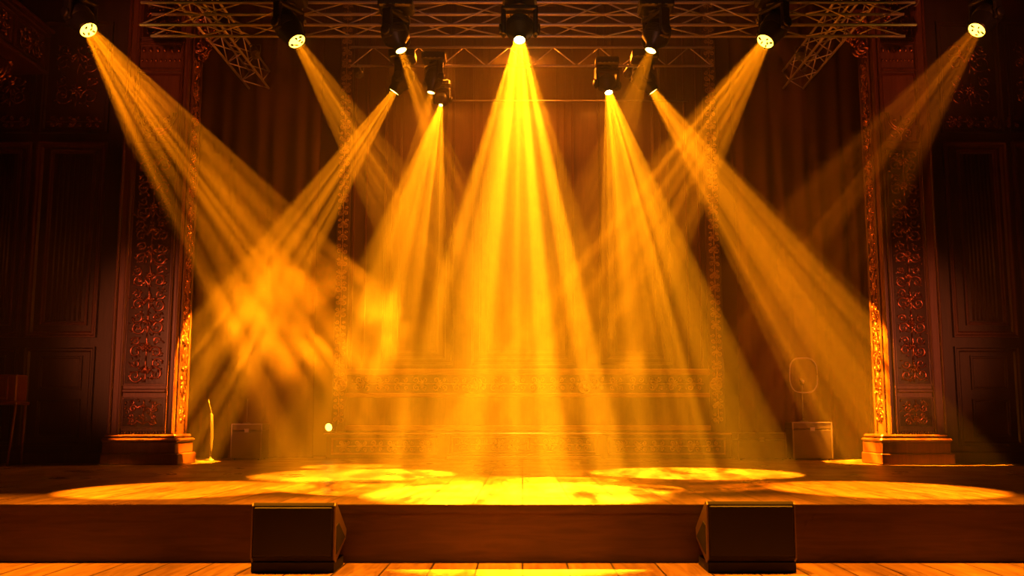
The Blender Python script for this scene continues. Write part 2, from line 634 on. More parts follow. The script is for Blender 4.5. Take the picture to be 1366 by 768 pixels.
    m.cbox(tuple(min(a, b) for a, b in zip(B(0, .6, -.06), B(.26, .68, .32))), tuple(max(a, b) for a, b in zip(B(0, .6, -.06), B(.26, .68, .32))), .02)
    m.build('scroll_bracket', 'relief', t)
    return t


pillar(-1, -6.39, -5.38, 15.3, 15.92, 'tall carved dark wooden pillar on the left side of the stage')
pillar(1, 6.54, 5.66, 15.3, 15.98, 'tall carved dark wooden pillar on the right side of the stage')

# balcony front up on the side wall
t = thing('balcony_front', (-8.2, 14.2, 6.37), 'carved dark wooden balcony front high on the left side wall', 'balcony')
m = MB(); m.cbox((-8.69, 11.5, 6.42), (-7.95, 15.77, 7.0), .02); m.build('parapet', 'wall', t)
m = MB(); m.cbox((-8.69, 11.5, 7.0), (-7.86, 15.77, 7.05), .02); m.cbox((-8.69, 11.5, 7.06), (-7.80, 15.77, 7.12), .02); m.build('cornice', 'moulding', t)
m = MB(); m.cbox((-8.69, 11.5, 6.36), (-7.89, 15.77, 6.42), .02); m.build('base_rail', 'moulding', t)
for k in range(4):
    y0 = 15.7 - 1.02 * k
    m = MB()
    frame_bars(m, lambda u, v, n: V((-7.95 + n, u, v)), y0 - .95, 6.47, y0 - .05, 6.96, .04, .04); m.build('panel_moulding', 'moulding', t)
    m = MB()
    carve(m, lambda u, v, n, y0=y0: V((-7.95 + n, y0 - .5 + u, 6.52 + v)), .8, .4, 70 + k, .4, .04); m.build('panel_carving', 'relief', t)
for yy in (12.3, 13.7, 15.0):
    m = MB()
    for off in (-.1, 0, .1):
        m.sweep([V((-8.6 + a, yy + off, 6.05 + b)) for a, b in spiral(.22, .12, .22, math.pi / 2, 1.5, -1)], [.055 - .0014 * q for q in range(27)], 8)
    for k in range(16):
        rr = random.Random(k + int(yy * 10))
        m.blob((-8.55 + rr.uniform(0, .5), yy + rr.uniform(-.16, .16), 6.0 + rr.uniform(-.1, .36)), (.06, 0, .03), (0, .04, 0), (-.02, 0, .04), 7, 4)
    m.build('corbel', 'relief', t)

# ------------------------------------------------------------------ rear of the stage
LX0, LX1, LY = -3.47, 3.68, 17.6
t = thing('stage_ledge', ((LX0 + LX1) / 2, LY + .5, 0), 'long low panelled wooden ledge along the rear of the stage', 'ledge')
m = MB(); m.cbox((LX0, LY, 0), (LX1, DECK_BACK - .01, .41), .012); m.build('body', 'backdrop', t)
m = MB(); m.cbox((LX0 - .04, LY - .04, .41), (LX1 + .04, DECK_BACK - .01, .45), .012); m.build('cap_board', 'rail', t)
for a, b in ((LX0 + .1, -1.5), (1.5, LX1 - .1)):
    m = MB()
    frame_bars(m, lambda u, v, n: V((u, LY - n, v)), a, .07, b, .36, .03, .025)
    L_ = b - a
    carve(m, lambda u, v, n, a=a: V((a + .08 + v, LY - n, .215 + u)), .2, L_ - .16, 80, .3, .025)
    m.build('carved_front', 'rail', t)

t = thing('carved_plinth', (0.02, 17.2, 0), 'short carved wooden plinth in the middle, ahead of the long ledge', 'plinth')
m = MB(); m.cbox((-1.25, 16.93, .03), (1.29, 17.55, .42), .01); m.build('body', 'backdrop', t)
m = MB(); m.cbox((-1.31, 16.88, .415), (1.35, 17.55, .46), .014); m.build('cap_board', 'rail', t)
m = MB(); m.cbox((-1.29, 16.89, 0), (1.33, 17.55, .07), .014); m.cbox((-1.27, 16.91, .08), (1.31, 17.55, .11), .01); m.build('base_moulding', 'rail', t)
m = MB()
frame_bars(m, lambda u, v, n: V((u, 16.93 - n, v)), -1.2, .13, 1.24, .40, .025, .02)
carve(m, lambda u, v, n: V((-1.14 + v, 16.93 - n, .265 + u)), .2, 2.3, 81, .29, .025)
m.build('carved_front', 'rail', t)

BY = 18.25
t = thing('carved_backdrop', (0, BY, .455), 'wide carved wooden wall frame with tall panels behind the beams', 'wall panelling')
bz = lambda y: at(697, y, BY).z
bxx = lambda x: at(x, 500, BY).x
m = MB(); m.box((bxx(445), BY, .455), (bxx(965), BY + .34, 9.3)); m.build('back_board', 'backdrop', t)
for a, b, sd in ((445, 463, 90), (945, 965, 91)):
    x0, x1 = bxx(a), bxx(b)
    m = MB(); m.cbox((x0, BY - .10, .455), (x1, BY + .02, 9.3), .012); m.build('pilaster', 'backdrop', t)
    m = MB(); carve(m, lambda u, v, n: V(((x0 + x1) / 2 + u, BY - .10 - n, .6 + v)), 0.2, 8.4, sd, .24, .03); m.build('pilaster_carving', 'rail', t)
for y0, y1, d in ((500, 492, .12), (530, 524, .10), (574, 567, .1)):
    m = MB(); m.cbox((bxx(462), BY - d, bz(y0)), (bxx(946), BY + .02, bz(y1)), .015); m.build('rail', 'rail', t)
m = MB()
carve(m, lambda u, v, n: V((bxx(470) + v, BY - .02 - n, bz(512) + u)), .26, bxx(938) - bxx(470), 92, .36, .035)
m.build('frieze_carving', 'rail', t)
for x, y in ((455, 514), (630, 516), (780, 516), (955, 513)):
    m = MB()
    c = at(x, y, BY - .12)
    Mx = Matrix.Translation(c) @ Matrix.Rotation(math.pi / 2, 4, 'X')
    m.lathe([(.02, -.02), (.10, -.02), (.115, .02), (.10, .045), (.075, .02), (.05, .02), (.035, .055), (0.001, .065)], Mx, 18)
    for k in range(8):
        a = k * math.pi / 4
        m.blob(c + V((math.cos(a) * .06, -.03, math.sin(a) * .06)), (math.cos(a) * .03, 0, math.sin(a) * .03), (-math.sin(a) * .016, 0, math.cos(a) * .016), (0, -.02, 0), 6, 4)
    m.build('rosette', 'rail', t)
for a, b in ((508, 604), (628, 768), (800, 898)):
    for q in (0, 1, 2):
        m = MB()
        frame_bars(m, lambda u, v, n: V((u, BY - n, v)), bxx(a) + .14 * q * 1.0, bz(487) + .11 * q, bxx(b) - .14 * q, 8.9 - .11 * q, .05, .05 - .012 * q)
        m.build('panel_moulding', 'backdrop', t)
for x in (467, 484, 920, 937):
    m = MB(); m.cbox((bxx(x) - .02, BY - .05, bz(495)), (bxx(x) + .02, BY + .01, 9.2), .01); m.build('stile', 'moulding', t)
m = MB(); m.cbox((bxx(440), BY - .16, 9.2), (bxx(970), BY + .34, 9.45), .04); m.build('cornice', 'backdrop', t)


def drape(name, x0, x1, y, z0, z1, label, amp, folds, seed, group):
    rnd = random.Random(seed)
    nx, nz = folds * 10, 14
    vs, fs = [], []
    ph = [rnd.uniform(-.6, .6) for _ in range(folds + 2)]
    for side in (0, 1):
        for j in range(nz + 1):
            z = z0 + (z1 - z0) * j / nz
            k_ = 1 - .25 * j / nz
            for i in range(nx + 1):
                s_ = i / nx
                a = 2 * math.pi * folds * s_ + ph[int(s_ * folds)] * 0.0 + .5 * math.sin(5 * s_ + seed)
                vs.append((x0 + (x1 - x0) * s_ + .03 * math.sin(a * .5 + j * .3), y + amp * k_ * math.sin(a) + .012 * math.sin(j + a) + side * .012, z))
    W = nx + 1
    o = (nz + 1) * W
    for j in range(nz):
        for i in range(nx):
            q = (j * W + i, j * W + i + 1, (j + 1) * W + i + 1, (j + 1) * W + i)
            fs.append(q)
            fs.append(tuple(x + o for x in q[::-1]))
    for j in range(nz):
        for i in (0, nx):
            fs.append((j * W + i, (j + 1) * W + i, (j + 1) * W + i + o, j * W + i + o))
    m = MB(); m.add(vs, fs, True)
    ob = m.build(name, 'velvet')
    return tag(ob, label, 'curtain', group)


drape('stage_curtain', 3.86, 6.9, 17.75, .005, 9.6, 'dark pleated curtain hanging at the rear, right of the carved wall frame', .05, 9, 3, 'rear stage curtains')
drape('stage_curtain', -6.9, -3.72, 17.75, .005, 9.6, 'dark pleated curtain hanging at the rear, left of the carved wall frame', .05, 9, 4, 'rear stage curtains')


# ------------------------------------------------------------------ trusses
def truss(name, P0, P1, up, side, hgt, dep, r, bays, label, ladder=False, seed=1):
    P0, P1 = V(P0), V(P1)
    up, side = V(up), V(side)
    t = thing(name, (P0 + P1) / 2, label, 'truss', 'lighting trusses')
    lines = [(0, 0), (hgt, 0)] if ladder else [(0, 0), (hgt, 0), (0, dep), (hgt, dep)]
    for (a, b) in lines:
        m = MB(); m.tube(P0 + up * a + side * b, P1 + up * a + side * b, r, n=10); m.build('chord', 'alu', t)
    rb = r * .5
    planes = [((0, 0), (hgt, 0))] if ladder else [((0, 0), (hgt, 0)), ((0, dep), (hgt, dep)), ((0, 0), (0, dep)), ((hgt, 0), (hgt, dep))]
    for pi, (A, B) in enumerate(planes):
        for k in range(bays):
            s0, s1 = k / bays, (k + 1) / bays
            if k % 2:
                A_, B_ = B, A
            else:
                A_, B_ = A, B
            q0 = P0.lerp(P1, s0) + up * A_[0] + side * A_[1]
            q1 = P0.lerp(P1, s1) + up * B_[0] + side * B_[1]
            m = MB(); m.tube(q0, q1, rb, n=6); m.build('brace', 'alu', t)
    return t


truss('box_truss', (-5.2, 12.8, 6.0), (5.35, 12.8, 6.0), (0, 0, 1), (0, 1, 0), .32, .4, .022, 15, 'long aluminium box truss across the top of the picture')
truss('ladder_truss', (-2.9, 16.0, 6.60), (3.2, 16.0, 6.60), (0, 0, 1), (0, 1, 0), .33, .3, .022, 16, 'aluminium ladder truss across the rear, behind the large truss', ladder=True)
truss('box_truss', (-4.95, 13.3, 6.62), (-4.95, 17.2, 6.62), (0, 0, 1), (1, 0, 0), .32, .36, .02, 9, 'aluminium truss running front to back near the left pillar')
truss('box_truss', (4.72, 13.3, 6.62), (4.72, 17.2, 6.62), (0, 0, 1), (1, 0, 0), .32, .36, .02, 9, 'aluminium truss running front to back near the right pillar')
t = thing('pipe_batten', (0, 17.3, 6.42), 'thin horizontal pipe batten hanging low behind the rear truss', 'batten')
m = MB(); m.tube((-1.5, 17.3, 6.42), (3.0, 17.3, 6.42), .018); m.build('pipe', 'steel', t)
for x in (-1.3, .6, 2.8):
    m = MB(); m.tube((x, 17.3, 6.42), (x, 17.3, 10.0), .004, n=6); m.build('suspension_wire', 'steel', t)


# ------------------------------------------------------------------ moving head lamps
LC = (1.0, 0.275, 0.004)


def moving_head(label, P, T, r, ha, energy, group, mount, big=False, hot=False, streak=26.0, flat=.16, contrast=1.0, seed=0, s=1.0, blend=.12, lin=.95, quad=2.1, color=LC):
    P, T = V(P), V(T)
    d = (T - P).normalized()
    hl = min(max(.36 * s, r / math.tan(math.radians(ha)) + .03), .52 if big else .44)
    Rb = max(r * 1.5, .165 * s)
    piv = P - d * hl * .52
    root = thing('moving_head_light', (piv.x, piv.y, mount.z if mount else piv.z + .6), label, 'stage light', group)
    h = d.cross(V((0, 0, 1)))
    h = h.normalized() if h.length > 1e-3 else V((1, 0, 0))
    R3 = basis(d).to_4x4()
    Mx = Matrix.Translation(P) @ R3                       # local +Z points back from the lens
    m = MB()
    prof = [(0.001, hl - .012), (r * 1.02, hl - .02), (r * 1.02, .012), (r * 1.02, -.012), (r * 1.14, -.012), (r * 1.18, .03), (r * 1.2, .08), (Rb, .38 * hl), (Rb * 1.02, .65 * hl), (Rb * .9, .87 * hl), (Rb * .55, hl), (0.001, hl + .005)]
    m.lathe(prof, Mx, 28)
    for k in range(6):                                     # cooling ribs
        zz = .42 * hl + k * .022 * s
        m.lathe([(Rb * .99, zz), (Rb * 1.045, zz + .003), (Rb * 1.045, zz + .009), (Rb * .99, zz + .012)], Mx, 28, True, False)
    head = m.build('head', 'black', root)
    m = MB()
    m.lathe([(r, .004), (r * .98, -.002), (r * .6, -.006), (0.001, -.008)], Mx, 28)
    lens = m.build('lens', 'lens_hot' if hot else ('lens_led' if big else 'lens'), root)
    lens['label'] = 'glowing yellow lens'
    if big:
        rr = random.Random(seed + 5)
        for k in range(6):
            a = k * 2.4 + rr.uniform(-.2, .2)
            q = r * (.18 + .6 * math.sqrt((k + .3) / 6))
            c = Mx @ V((q * math.cos(a), q * math.sin(a), -.014))
            ex, ey = Mx.to_3x3() @ V((1, 0, 0)), Mx.to_3x3() @ V((0, 1, 0))
            b_ = rr.uniform(0, 3.14)
            e1 = (ex * math.cos(b_) + ey * math.sin(b_))
            e2 = (ey * math.cos(b_) - ex * math.sin(b_))
            m = MB()
            m.blob(c, e1 * r * rr.uniform(.2, .34), e2 * r * rr.uniform(.10, .16), d * .012, 7, 4)
            o = m.build('dark_cell', 'baffle', lens)
            o.matrix_parent_inverse = Matrix.Identity(4)
    # yoke
    arm = Rb + .035 * s
    ztop = piv.z + Rb + .10 * s
    m = MB()
    RY = Matrix((h, V((0, 0, 1)).cross(h), V((0, 0, 1)))).transposed().to_4x4()
    My = Matrix.Translation(piv) @ RY
    for sg in (-1, 1):
        m.cbox((sg * arm - .03 * s, -.07 * s, -.09 * s), (sg * arm + .03 * s, .07 * s, Rb + .10 * s), .02, My)
        m.lathe([(.07 * s, 0), (.07 * s, .025), (.05 * s, .035), (0.001, .035)], My @ Matrix.Translation((sg * (arm + .025 * s), 0, 0)) @ Matrix.Rotation(sg * math.pi / 2, 4, 'Y'), 16)
    m.cbox((-arm - .03 * s, -.075 * s, Rb + .06 * s), (arm + .03 * s, .075 * s, Rb + .13 * s), .02, My)
    m.build('yoke', 'black', root)
    zb = piv.z + Rb + .13 * s
    m = MB(); m.lathe([(.09 * s, 0), (.09 * s, .03)], Matrix.Translation((piv.x, piv.y, zb)), 20)
    m.cbox((piv.x - .215 * s, piv.y - .17 * s, zb + .03), (piv.x + .215 * s, piv.y + .17 * s, zb + .03 + .15 * s), .025)
    m.build('base_box', 'black', root)
    zt = zb + .03 + .15 * s
    m = MB()
    for k in range(4):
        m.cbox((piv.x - .15 * s + k * .08 * s, piv.y - .178 * s, zb + .05), (piv.x - .11 * s + k * .08 * s, piv.y - .165 * s, zb + .065), .004)
    m.build('port_row', 'steel', root)
    if mount:
        m = MB()
        for ox in (-.12 * s, .12 * s):
            a = V((piv.x + ox, piv.y, zt - .01))
            b = V((piv.x + ox, mount.y, mount.z))
            if abs(b.z - a.z) < .06:
                b.z = a.z + .0
            mid = V((a.x, a.y, max(a.z + .04, b.z)))
            m.sweep([a, mid, b] if (mid - b).length > .02 else [a, b], .016, 8)
            m.lathe([(.028, -.025), (.040, -.025), (.040, .025), (.028, .025)], Matrix.Translation(b) @ Matrix.Rotation(math.pi / 2, 4, 'Y'), 12)
        m.build('clamp', 'steel', root)
    # the lamp itself, at the back of the hollow head
    l = bpy.data.lights.new('beam_lamp', 'SPOT')
    l.energy = energy
    l.spot_size = 2 * math.radians(ha)
    l.spot_blend = blend
    l.shadow_soft_size = .008
    l.color = color
    l.use_nodes = True
    nt = l.node_tree
    N, L = nt.nodes, nt.links
    em = N['Emission']
    em.inputs[0].default_value = (1, 1, 1, 1)
    fo = N.new('ShaderNodeLightFalloff')
    fo.inputs['Strength'].default_value = 1
    tc = N.new('ShaderNodeTexCoord')
    mp = N.new('ShaderNodeMapping')
    mp.inputs['Scale'].default_value = (streak, streak * flat, 1)
    mp.inputs['Location'].default_value = (seed * 3.7, seed * 1.3, seed)
    no = N.new('ShaderNodeTexNoise')
    no.inputs['Scale'].default_value = 1
    no.inputs['Detail'].default_value = 3
    no.inputs['Roughness'].default_value = .6
    L.new(tc.outputs['Normal'], mp.inputs[0])
    L.new(mp.outputs[0], no.inputs['Vector'])
    mr = N.new('ShaderNodeMapRange')
    mr.inputs[1].default_value = .36
    mr.inputs[2].default_value = .62
    mr.inputs[3].default_value = 1 - .85 * contrast
    mr.inputs[4].default_value = 1 + .5 * contrast
    L.new(no.outputs['Fac'], mr.inputs[0])
    a1 = N.new('ShaderNodeMath'); a1.operation = 'MULTIPLY'; a1.inputs[1].default_value = lin
    L.new(fo.outputs['Linear'], a1.inputs[0])
    a2 = N.new('ShaderNodeMath'); a2.operation = 'MULTIPLY_ADD'; a2.inputs[1].default_value = quad
    L.new(fo.outputs['Quadratic'], a2.inputs[0])
    L.new(a1.outputs[0], a2.inputs[2])
    a3 = N.new('ShaderNodeMath'); a3.operation = 'MULTIPLY'
    L.new(a2.outputs[0], a3.inputs[0])
    L.new(mr.outputs[0], a3.inputs[1])
    L.new(a3.outputs[0], em.inputs[1])
    ob = bpy.data.objects.new('beam_lamp', l)
    COL.objects.link(ob)
    ob.parent = root
    Pw = P - d * (hl - .05)
    ob.matrix_parent_inverse = Matrix.Translation(-root.location)
    ob.matrix_basis = Matrix.Translation(Pw) @ basis(d, P - V((0, 0, CZ))).to_4x4()
    return root


GF, GR = 'moving head lights on the large truss', 'moving head lights on the rear truss'
FM = V((0, 12.735, 6.02))
RM = V((0, 15.935, 6.60))
fx = [
    # label, px, py, Y, target px, py, r, half angle, energy, group, mount, kw
    ('black moving head light high at the far left, its beam crossing the left pillar', 118, 40, 12.9, 545, 648, .115, 9.6, 7400, 'moving head lights on wing pipes', V((0, 12.9, 6.65)), dict(big=True, streak=30, contrast=1.1, seed=1, color=(1, .255, .003))),
    ('black moving head light at the far right, its dim beam crossing the right pillar', 1303, 40, 12.9, 862, 645, .115, 9.4, 1250, 'moving head lights on wing pipes', V((0, 12.9, 6.65)), dict(big=True, streak=30, contrast=1.1, seed=2, color=(1, .21, .002))),
    ('black moving head light with speckled round lens, at the left end of the large truss', 396, 55, 12.3, 768, 650, .112, 6.8, 5600, GF, FM, dict(big=True, streak=30, contrast=1.1, seed=3)),
    ('black moving head light with speckled round lens, at the right end of the large truss', 1021, 55, 12.3, 640, 650, .112, 8.8, 6800, GF, FM, dict(big=True, streak=30, contrast=1.1, seed=4)),
    ('moving head light on the large truss between its left end lamp and middle lamp', 535, 67, 12.4, 748, 640, .072, 5.6, 6500, GF, FM, dict(seed=5, s=1.05)),
    ('black moving head light in the middle of the large truss, its beam facing the viewer', 693, 53, 12.3, 690, 656, .07, 14.5, 14500, GF, FM, dict(seed=6, hot=True, streak=22, flat=.14, contrast=1.05, s=1.05, color=(1.0, .34, .006), lin=.35, quad=4.2)),
    ('moving head light on the large truss between its middle lamp and right end lamp', 868, 67, 12.4, 652, 640, .072, 7.0, 3400, GF, FM, dict(seed=7, s=1.05)),
    ('moving head light on the rear truss, its wide beam falling far out to the left', 526, 122, 15.5, -6.1, 16.2, .095, 8.2, 11500, GR, RM, dict(seed=8)),
    ('small moving head light on the rear truss, second from the left', 575, 123, 15.5, 470, 622, .06, 6.5, 4200, GR, RM, dict(seed=9, s=.9)),
    ('small low moving head light at the left end of the pipe batten', 588, 140, 16.6, 480, 632, .035, 10.0, 7000, GR, V((0, 17.235, 6.42)), dict(seed=10, s=.7, color=(1, .32, .005), lin=.5, quad=4.0)),
    ('small moving head light on the rear truss, second from the right', 812, 123, 15.5, 920, 630, .06, 11.5, 7600, GR, RM, dict(seed=11, hot=True, s=.9, color=(1, .32, .005), lin=.5, quad=4.0)),
    ('moving head light on the rear truss, its wide beam falling far out to the right', 871, 122, 15.5, 6.35, 16.2, .09, 10.0, 12500, GR, RM, dict(seed=12)),
    ('small moving head light behind the beam between the two right rear lamps', 854, 115, 16.9, 800, 630, .05, 5.0, 800, GR, V((0, 16.065, 6.60)), dict(seed=13, s=.8)),
]
for (lab, x, y, Y, tx, ty, r, ha, en, grp, mt, kw) in fx:
    aim = onfloor(tx, ty) if ty > 100 else V((tx, ty, 0))
    moving_head(lab, at(x, y, Y), aim, r, ha, en, grp, mt, **kw)

# short hanging pipes that carry the two outer lamps
for x, lab in ((118, 'short hanging pipe carrying the far left lamp'), (1303, 'short hanging pipe carrying the far right lamp')):
    c = at(x, 40, 12.9)
    t = thing('hanging_pipe', (c.x, 12.9, 6.72), lab, 'pipe', 'hanging pipes for the outer lamps')
    m = MB(); m.tube((c.x - .7, 12.9, 6.72), (c.x + .7, 12.9, 6.72), .024); m.build('crossbar', 'steel', t)
    m = MB(); m.tube((c.x, 12.9, 6.72), (c.x, 12.9, 10.0), .024); m.build('drop_pipe', 'steel', t)
    sg = 1 if x < 600 else -1
    m = MB(); m.sweep([V((c.x + sg * .68, 12.9, 6.72)) + V((sg * .16 * q, 0, -.55 * q * (2 - q) * .75 - .0)) for q in [k / 8 for k in range(9)]], .008, 6)
    tag(m.build('hanging_cable', 'cable'), 'thin loose cable dangling beside the far %s lamp' % ('left' if sg > 0 else 'right'), 'cable', 'loose cables on the wing pipes')


# small unlit cans clipped to the trusses
def par_can(x, y, Y, d, lab, mountz, mounty):
    P = at(x, y, Y)
    d = V(d).normalized()
    t = thing('par_can', P, lab, 'stage light', 'small unlit par cans')
    Mx = Matrix.Translation(P) @ basis(d).to_4x4()
    m = MB(); m.lathe([(.045, .0), (.07, -.09), (.075, -.09), (.078, -.05), (.062, .02), (.055, .13), (.03, .16), (.001, .165)], Mx, 18); m.build('can', 'steel', t)
    m = MB(); m.lathe([(.066, -.08), (.04, -.07), (.001, -.066)], Mx, 18); m.build('lens', 'cable', t)
    m = MB(); m.sweep([P + V((-.085, 0, 0)), P + V((-.085, 0, .13)), P + V((.085, 0, .13)), P + V((.085, 0, 0))], .009, 6)
    m.tube(P + V((0, 0, .13)), V((P.x, mounty, mountz)), .010, n=8); m.build('bracket', 'steel', t)


par_can(478, 96, 16.2, (.3, -.5, -.8), 'small unlit par can hanging at the left end of the rear truss', 6.6, 15.96)
par_can(838, 96, 16.2, (-.3, -.5, -.8), 'small unlit par can hanging under the rear truss on the right', 6.6, 15.96)
par_can(340, 70, 15.2, (.3, -.6, -.7), 'small unlit par can under the left front to back truss', 6.62, 15.2)
par_can(1068, 72, 15.2, (-.3, -.6, -.7), 'small unlit par can under the right front to back truss', 6.62, 15.2)


# ------------------------------------------------------------------ wedge speakers against the stage front
def wedge(px0, px1, ytop, lab):
    yf = 7.74
    a, b = at(px0, 700, yf), at(px1, 700, yf)
    x0, x1 = a.x, b.x
    zt = at(400, ytop, yf).z
    t = thing('wedge_speaker', ((x0 + x1) / 2, yf + .25, HALL), lab, 'speaker', 'wedge speakers on the hall floor')
    yb = YF - .05
    prof = [(yf, -.36), (yf, zt - .02), (yf + .02, zt), (yf + .05, zt), (yb, zt - .25), (yb - .03, -.27), (yf + .06, -.40)]
    m = MB(); m.prism([V((x0 + .012, p, q)) for p, q in prof], (x1 - x0 - .024, 0, 0)); m.build('cabinet', 'cabinet', t, .008)
    for xx in (x0, x1 - .012):
        m = MB(); m.prism([V((xx, p, q)) for p, q in prof], (.012, 0, 0)); m.build('side_panel', 'cabside_lit', t)
    for xx in (x0 - .004, x1 - .004):
        m = MB(); m.prism([V((xx, p, q)) for p, q in [(yf + .06, zt - .18), (yf + .14, zt - .16), (yb - .06, zt - .31), (yb - .08, -.25), (yf + .07, -.34)]], (.008, 0, 0)); m.build('handle_recess', 'grille', t)
    m = MB(); m.cbox((x0 + .02, yf - .014, -.345), (x1 - .02, yf + .004, zt - .03), .01); m.build('grille', 'grille', t)
    m = MB(); m.prism([V((x0 + .005, yf + .02, HALL)), V((x1 - .005, yf + .02, HALL)), V((x1 - .01, yb - .06, HALL)), V((x0 + .01, yb - .06, HALL))], (0, 0, .075)); m.build('base_block', 'grille', t)


wedge(335, 447, 671, 'black wedge speaker against the stage front, left of the middle')
wedge(943, 1062, 669, 'black wedge speaker against the stage front, right of the middle')

# ------------------------------------------------------------------ small things on the stage
# lit lamp lying on the ledge
P = at(441, 570, 17.75)
P.z = .455
t = thing('floor_spotlight', P, 'small lit floor spotlight on the left end of the rear ledge', 'stage light')
d = V((-.25, -.9, -.12)).normalized()
C0 = P + V((0, 0, .10))
Mx = Matrix.Translation(C0 + d * .07) @ basis(d).to_4x4()
m = MB(); m.lathe([(.068, .005), (.072, -.02), (.08, -.02), (.082, .03), (.075, .12), (.05, .17), (.001, .18)], Mx, 20); m.build('can', 'black', t)
m = MB(); m.lathe([(.068, .0), (.05, -.008), (.001, -.012)], Mx, 20); m.build('lens', 'lens_led', t)['label'] = 'glowing yellow lens'
m = MB(); m.sweep([C0 + V((.10, .03, 0)), P + V((.10, .03, .008)), P + V((-.10, .03, .008)), C0 + V((-.10, .03, 0))], .010, 8); m.build('bracket', 'steel', t)

# furled flag / pole by the left pillar
P = V((at(281, 600, 16.9).x, 16.9, 0))
t = thing('furled_flag', P, 'slim pale furled cloth on a bent pole standing beside the left pillar', 'flag')
m = MB(); m.sweep([P + V(q) for q in ((0, 0, 0), (0, 0, .5), (-.005, 0, .75), (-.03, 0, .86), (-.06, 0, .96), (-.072, 0, 1.02))], [.012, .012, .011, .010, .009, .006], 8); m.build('pole', 'steel', t)
m = MB(); m.sweep([P + V((0, 0, .10)), P + V((.004, 0, .22)), P + V((0, 0, .42)), P + V((-.004, 0, .62)), P + V((-.01, 0, .76)), P + V((-.014, 0, .79))], [.012, .026, .036, .034, .026, .010], 10); m.build('cloth', 'cloth', t)
m = MB(); m.lathe([(.11, 0), (.11, .012), (.03, .03), (.014, .05)], Matrix.Translation(P), 20); m.build('foot', 'steel', t)


def flight_case(x0p, x1p, ytop, ybot, lab, name='equipment_case'):
    a = V((at(x0p, ybot, 16.95).x, 16.95, 0))
    b = V((at(x1p, ybot, 16.95).x, 16.95, 0))
    h = at((x0p + x1p) / 2, ytop, a.y).z
    t = thing(name, ((a.x + b.x) / 2, a.y + .25, 0), lab, 'case', 'dark equipment cases at the sides')
    m = MB(); m.cbox((a.x, a.y, .02), (b.x, a.y + .5, h - .12), .012); m.build('body', 'case', t)
    m = MB(); m.cbox((a.x, a.y, h - .115), (b.x, a.y + .5, h), .012); m.build('lid', 'case', t)
    m = MB()
    for xx in (a.x, b.x):
        m.cbox((xx - .012, a.y - .012, .02), (xx + .012, a.y + .012, h), .004)
    m.cbox((a.x, a.y - .012, h - .015), (b.x, a.y + .012, h + .005), .004)
    m.build('edge_trim', 'steel', t)
    for xx in (a.x + .05, b.x - .05):
        for yy in (a.y + .06, a.y + .44):
            m = MB(); m.lathe([(.03, -.012), (.03, .012)], Matrix.Translation((xx, yy, .03)) @ Matrix.Rotation(math.pi / 2, 4, 'Y'), 12); m.build('caster', 'black', t)
    m = MB(); m.cbox(((a.x + b.x) / 2 - .04, a.y - .012, h - .15), ((a.x + b.x) / 2 + .04, a.y, h - .08), .004); m.build('latch', 'steel', t)
    return a, b, h


a, b, h = flight_case(308, 348, 565, 609, 'dark equipment case at the left rear with a thin upright rod on it')
P = V((at(325, 560, a.y).x, a.y + .2, h + .006))
t = thing('upright_rod', P, 'thin upright metal rod standing on the dark case at left', 'rod')
m = MB(); m.tube(P, P + V((0, 0, .42)), .008); m.build('rod', 'steel', t)
m = MB(); m.lathe([(.06, 0), (.06, .01), (.012, .02)], Matrix.Translation(P), 16); m.build('foot', 'steel', t)
a, b, h = flight_case(1059, 1111, 563, 608, 'dark equipment case at the right rear carrying the round hoop stand')
P = V((at(1076, 560, a.y).x, a.y + .2, h + .006))
t = thing('hoop_stand', P, 'round metal hoop on a short pole standing on the right dark case', 'stand')
m = MB(); m.tube(P, P + V((0, 0, .50)), .012); m.build('pole', 'steel', t)
m = MB(); m.lathe([(.08, 0), (.08, .012), (.02, .025), (.014, .05)], Matrix.Translation(P), 16); m.build('foot', 'steel', t)
hc = P + V((.03, 0, .5 + .30))
m = MB()
pts = []
for k in range(33):
    a_ = 2 * math.pi * k / 32
    ca, sa = math.cos(a_), math.sin(a_)
    e = 3.0
    pts.append(hc + V((.24 * math.copysign(abs(ca) ** (2 / e), ca), 0, .30 * math.copysign(abs(sa) ** (2 / e), sa))))
m.sweep(pts, .014, 8); m.build('hoop', 'steel', t)
m = MB(); m.lathe([(.03, -.05), (.05, -.03), (.05, .03), (.03, .05)], Matrix.Translation(hc + V((-.02, 0, -.1))) @ Matrix.Rotation(math.pi / 2, 4, 'X'), 14)
m.tube(hc + V((-.03, 0, -.3)), hc + V((-.02, 0, -.1)), .010); m.build('hub', 'steel', t)
flight_case(985, 1049, 577, 609, 'low dark equipment case between the ledge and the right hoop stand')

# red wooden stool at the far left edge
P = V((at(2, 560, 14.9).x, 15.0, 0))
t = thing('red_stool', P, 'red wooden box on splayed legs cut off by the left picture edge', 'stool')
zs = at(0, 537, 14.8).z
zt = at(0, 499, 14.8).z
m = MB(); m.cbox((P.x - .28, P.y - .2, zs - .03), (P.x + .26, P.y + .2, zs + .02), .01); m.build('seat', 'redwood', t)
m = MB(); m.cbox((P.x - .24, P.y - .16, zs + .02), (P.x + .22, P.y + .18, zt), .015); m.build('box', 'redwood', t)
m = MB(); frame_bars(m, lambda u, v, n: V((u, P.y - .16 - n, v)), P.x - .22, zs + .05, P.x + .10, zt - .03, .04, .03); m.build('front_frame', 'redwood', t)
for sx in (-1, 1):
    for sy in (-1, 1):
        m = MB(); m.tube((P.x + sx * .22, P.y + sy * .14, zs - .02), (P.x + sx * (.18 if sx > 0 else .30), P.y + sy * .2, 0), .022, .015); m.build('leg', 'redwood', t)

# ------------------------------------------------------------------ added lights and haze
w = bpy.data.worlds.new('world')
S.world = w
w.use_nodes = True
w.node_tree.nodes['Background'].inputs[0].default_value = (1.0, .30, .10, 1)
w.node_tree.nodes['Background'].inputs[1].default_value = .02


